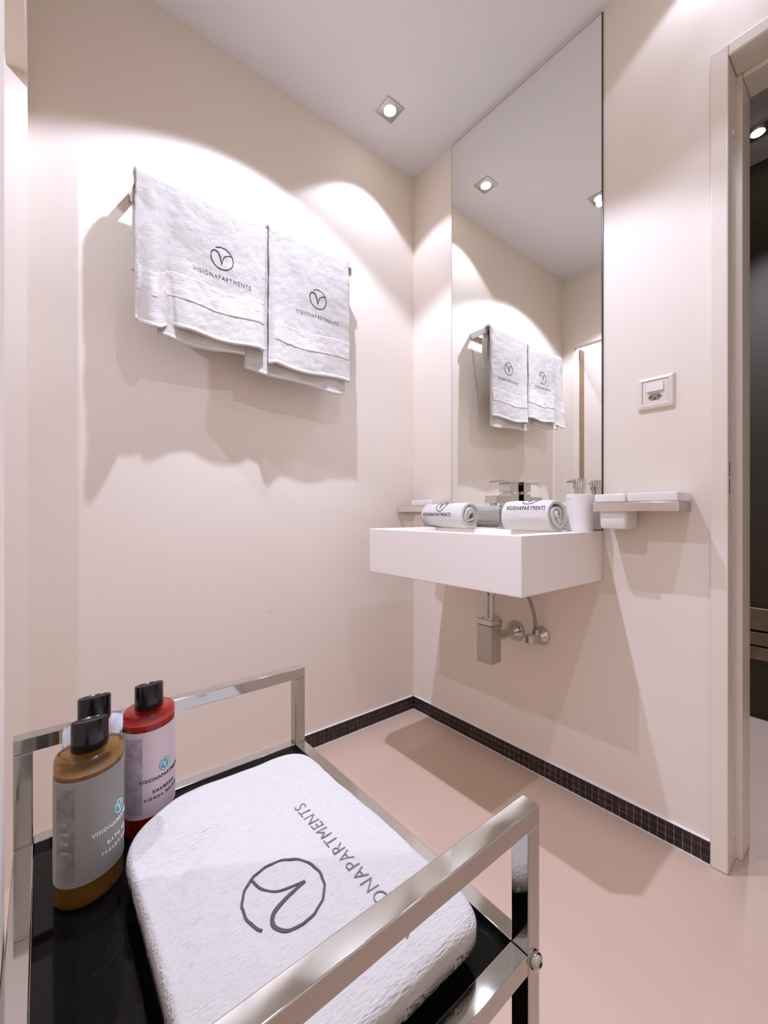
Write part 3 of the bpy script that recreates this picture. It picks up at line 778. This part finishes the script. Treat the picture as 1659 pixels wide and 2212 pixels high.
def pile(zlo, zmid, zhi, grow, seed, outl, topfn=None, nr=46):
    n = len(outl); rings = []
    # underside centre -> edge -> top centre
    sec = []
    for k in range(6): sec.append((0.02 + 0.93 * k / 5, zlo, 0))
    for k in range(1, 12):
        a = -PI / 2 + PI * k / 12; sec.append((0.955 + 0.045 * math.cos(a), None, math.sin(a)))
    for k in range(nr): sec.append((0.955 * (1 - (k / (nr - 1)) * 0.985), zhi, 1))
    vs = []
    for f, z, sn in sec:
        for (ox, oy) in outl:
            dx_, dy_ = ox - CXY[0], oy - CXY[1]
            # shrink by a constant margin near the edge instead of a scale
            x, y = CXY[0] + dx_ * f * grow, CXY[1] + dy_ * f * grow
            zt_ = topfn(x, y) if topfn else zhi + 0.0012 * nz(x, y, 0, 12, seed)
            if sn == 0: zz = zlo
            elif z is None:
                zz = zlo + (zt_ - zlo) * (0.5 + 0.5 * sn)
                x += 0.0012 * nz(x, y, zz, 40, seed); y += 0.0012 * nz(x, y, zz, 40, seed + 5)
            else: zz = zt_ + 0.0007 * nz(x, y, 0, 90, seed)
            vs.append((x, y, zz))
    fs = []
    for i in range(len(sec) - 1):
        for k in range(n): fs.append((i * n + k, i * n + (k + 1) % n, (i + 1) * n + (k + 1) % n, (i + 1) * n + k))
    fs.append(tuple(range(n))[::-1]); fs.append(tuple((len(sec) - 1) * n + k for k in range(n)))
    return MB().add(vs, fs)
ZTOP = ZG + HT
def topf(x, y):
    z = ZTOP + 0.0020 * nz(x, y, 0, 9, 4) + 0.0009 * nz(x, y, 0, 30, 2)
    z += 0.005 * g(x, 0.90, 0.05) * g(y, -1.20, 0.04) - 0.006 * g(x + (y + 1.2) * 0.5, 0.955, 0.014) * g(y, -1.215, 0.035)
    z -= 0.010 * max(0.0, min(1.0, (0.90 - x) / 0.08)) + 0.008 * max(0.0, min(1.0, (-1.20 - y) / 0.07)) ** 1.5
    z -= 0.006 * max(0.0, min(1.0, (y + 1.06) / 0.04)) ** 2
    z -= 0.004 * max(0.0, min(1.0, (x - 1.165) / 0.03)) ** 2
    return z
build(pile(ZG + 0.024, 0, ZTOP, 1.0, 2.2, OUT, topf), 'upper_fold', 'towel_rib', t, smooth='all')
OUT2 = [(min(max(x, XA + 0.008), XB - 0.034), min(max(y, YA + 0.006), YB2 - 0.006)) for x, y in OUT]
build(pile(ZG + 0.0006, 0, ZG + 0.0235, 0.985, 7.7, OUT2, None, 12), 'lower_fold', 'towel_rib', t, smooth='all')
def on_towel(cx, cy):
    def f(u, v, h):     # reading direction is -x, letter tops face -y
        x, y = cx - u, cy - v
        return (x, y, topf(x, y) + h)
    return f
mb = MB(); emblem(mb, 0.0375, 0.0023, on_towel(1.066, -1.160), 0.0009, 0.010, -0.002)
build(mb, 'embroidered_emblem', 'thread', t)
sh = text_shape('VISIONAPARTMENTS', 0.0205, -0.00025, 1.12)
w_ = max(p[0] for p in sh[0]) - min(p[0] for p in sh[0]); k = 0.204 / w_
mb = MB(); relief(mb, ([(a * k, c) for a, c in sh[0]], sh[1]), on_towel(1.0690, -1.092), 0.0008, -0.002)
build(mb, 'embroidered_lettering', 'thread3', t)

# ------------------------------------------------------------------ bottles
def bottle(cx, cy, ang, label, liquid, lab_mat, print_mat, lines, logo_phi, panel, fill=0.132, capturn=0.0):
    """ang = direction (deg) the label faces; oval section"""
    a_, b_ = 0.0342, 0.0290
    t = thing('toiletry_bottle', (cx, cy, ZG), label, 'bottle', 'bottles on the trolley')
    rot = math.radians(ang) - PI / 2          # major axis is across the facing direction
    z = ZG + 0.0006
    def L(prof, sx_, sy_, nm, m_, par=t): return build(MB().lathe(prof, (cx, cy, z), 'z', 56, sx_, sy_, rot), nm, m_, par, smooth=True, ang=50)
    L([(0.90, 0), (0.975, 0.002), (1.0, 0.006), (1.0, 0.144), (0.99, 0.1475), (0.96, 0.1500), (0.88, 0.1515), (0.60, 0.1520)], a_, b_, 'shell', 'clear')
    L([(0.86, 0.0016), (0.93, 0.004), (0.955, 0.008), (0.955, fill)], a_, b_, 'liquid', liquid)
    # cap: oval, slanted concave top
    cs = []
    n = 40; capA, capB = 0.0185, 0.0158
    prof = [(0.97, 0.1521), (1.0, 0.1532), (1.0, None), (0.97, None), (0.90, None), (0.5, None), (0.08, None)]
    vs = []
    for i, (r_, h) in enumerate(prof):
        for k in range(n):
            q = 2 * PI * k / n
            x, y = capA * r_ * math.cos(q), capB * r_ * math.sin(q)
            hh = h if h is not None else 0.1805 + (0.0025 * math.sin(q) + 0.003 * math.cos(q)) * r_ - (0.0, 0.0, 0.0, -0.0008, 0.0006, 0.0026, 0.0030)[i] + (0 if i != 2 else -0.001)
            X, Y = x * math.cos(rot) - y * math.sin(rot), x * math.sin(rot) + y * math.cos(rot)
            vs.append((cx + X, cy + Y, z + hh))
    fs = [(i * n + k, i * n + (k + 1) % n, (i + 1) * n + (k + 1) % n, (i + 1) * n + k) for i in range(len(prof) - 1) for k in range(n)]
    fs += [tuple(range(n))[::-1], tuple((len(prof) - 1) * n + k for k in range(n))]
    build(MB().add(vs, fs), 'cap', 'cap', t, smooth=True, ang=40)
    # point on the oval at arc distance s from the facing direction
    tab = [(0.0, 0.0)]; st = 400
    for i in range(1, st + 1):
        q0, q1 = PI * (i - 1) / st, PI * i / st
        tab.append((tab[-1][0] + math.hypot(a_ * (math.sin(q1) - math.sin(q0)), b_ * (math.cos(q1) - math.cos(q0))), q1))
    def q_of(s):
        s_ = abs(s); i = min(range(len(tab)), key=lambda j: abs(tab[j][0] - s_)); return math.copysign(tab[i][1], s)
    def on(s0, zc):
        def f(u, v, h):
            q = q_of(s0 + u)
            lx, ly = a_ * math.sin(q), b_ * math.cos(q)      # lx to the right when facing it
            nx, ny = math.sin(q) / a_, math.cos(q) / b_; d = math.hypot(nx, ny); lx += nx / d * h; ly += ny / d * h
            fx, fy = math.cos(math.radians(ang)), math.sin(math.radians(ang)); rx, ry = -fy, fx
            return (cx + rx * lx + fx * ly, cy + ry * lx + fy * ly, z + zc + v)
        return f
    hw = 0.080; z0_, z1_ = 0.0255, 0.1325
    nu = 48
    vs2 = [(-hw + 2 * hw * i / nu, (z0_, z1_)[j]) for j in (0, 1) for i in range(nu + 1)]
    mb = MB(); relief(mb, (vs2, [(i, i + 1, nu + 2 + i, nu + 1 + i) for i in range(nu)]), on(0, 0), 0.0004, 0.00005)
    lb = build(mb, 'label', lab_mat, t, smooth=True, ang=50)
    if panel:
        p0, p1 = panel[1], panel[2]; nu = 14
        vs3 = [(p0 + (p1 - p0) * i / nu, (0.032, 0.126)[j]) for j in (0, 1) for i in range(nu + 1)]
        mb = MB(); relief(mb, (vs3, [(i, i + 1, nu + 2 + i, nu + 1 + i) for i in range(nu)]), on(0, 0), 0.0006, 0.0001)
        build(mb, 'label_panel', panel[0], lb)
        if panel[3]:
            mb = MB()
            for i, tx in enumerate(panel[3]): relief(mb, text_shape(tx, 0.0034, 0.0001, 1.2), on((p0 + p1) / 2, 0.090 - i * 0.0095), 0.0008, 0.0004)
            build(mb, 'panel_lettering', 'faint_print', lb)
    s0 = logo_phi
    disc = ([(0, 0)] + [(0.0082 * math.cos(2 * PI * k / 32), 0.0082 * math.sin(2 * PI * k / 32)) for k in range(32)], [(0, k + 1, (k + 1) % 32 + 1) for k in range(32)])
    mb = MB(); relief(mb, disc, on(s0, 0.0845), 0.0006, 0.0002); build(mb, 'round_emblem', 'teal', lb)
    mb = MB(); emblem(mb, 0.0066, 0.0007, on(s0, 0.0845), 0.0009, 0.0, 0.0004); build(mb, 'emblem_line', 'white_print', lb)
    mb = MB()
    for tx, sz, zc, bold, spc in lines:
        relief(mb, text_shape(tx, sz, bold, spc), on(s0, zc), 0.0007, 0.0002)
    build(mb, 'label_lettering', print_mat, lb)
    return t
bottle(0.8725, -1.2960, 42, 'bottle of amber bath gel with a grey label and black cap', 'gel', 'label_grey', 'white_print',
       [('VISIONAPARTMENTS', 0.0060, 0.071, 0.00012, 1.12), ('BATH GEL', 0.0052, 0.0555, 0.0001, 1.45), ('FREAKY BERRY', 0.0048, 0.0465, 0.00005, 1.45)],
       0.008, ('label_dark', -0.056, -0.037, ['UP', 'ASED', 'THE', 'RIDE']), 0.136)
bottle(0.806, -1.2270, 46, 'bottle of red shampoo with a pale pink label and black cap', 'shampoo', 'label_pink', 'black_print',
       [('VISIONAPARTMENTS', 0.0060, 0.071, 0.00012, 1.12), ('SHAMPOO', 0.0052, 0.0555, 0.0002, 1.45), ('VIENNA MELODY', 0.0048, 0.0475, 0.0001, 1.45)],
       -0.010, ('label_mauve', -0.058, -0.037, None), 0.140)
bottle(0.806, -1.2865, 40, 'bottle of white lotion with a black cap, half hidden behind the amber one', 'milk', 'label_white', 'grey_print',
       [('VISIONAPARTMENTS', 0.0060, 0.071, 0.00012, 1.12), ('BODY LOTION', 0.0050, 0.0555, 0.0001, 1.35)], 0.010, None, 0.135)

# ------------------------------------------------------------------ hallway bench
t = thing('slatted_bench', (1.1, 1.06, 0.0), 'low wooden slatted bench against the dark hallway wall', 'bench')
for z0_, z1_ in ((0.262, 0.318), (0.326, 0.382), (0.392, 0.486)):
    build(MB().box(0.5, 2.2, 1.085, 1.112, z0_, z1_), 'slat', 'bench', t, bevel=0.003)
for x in (0.7, 2.0):
    build(MB().box(x, x + 0.05, 1.09, 1.112, 0.0005, 0.2615), 'leg', 'bench', t)
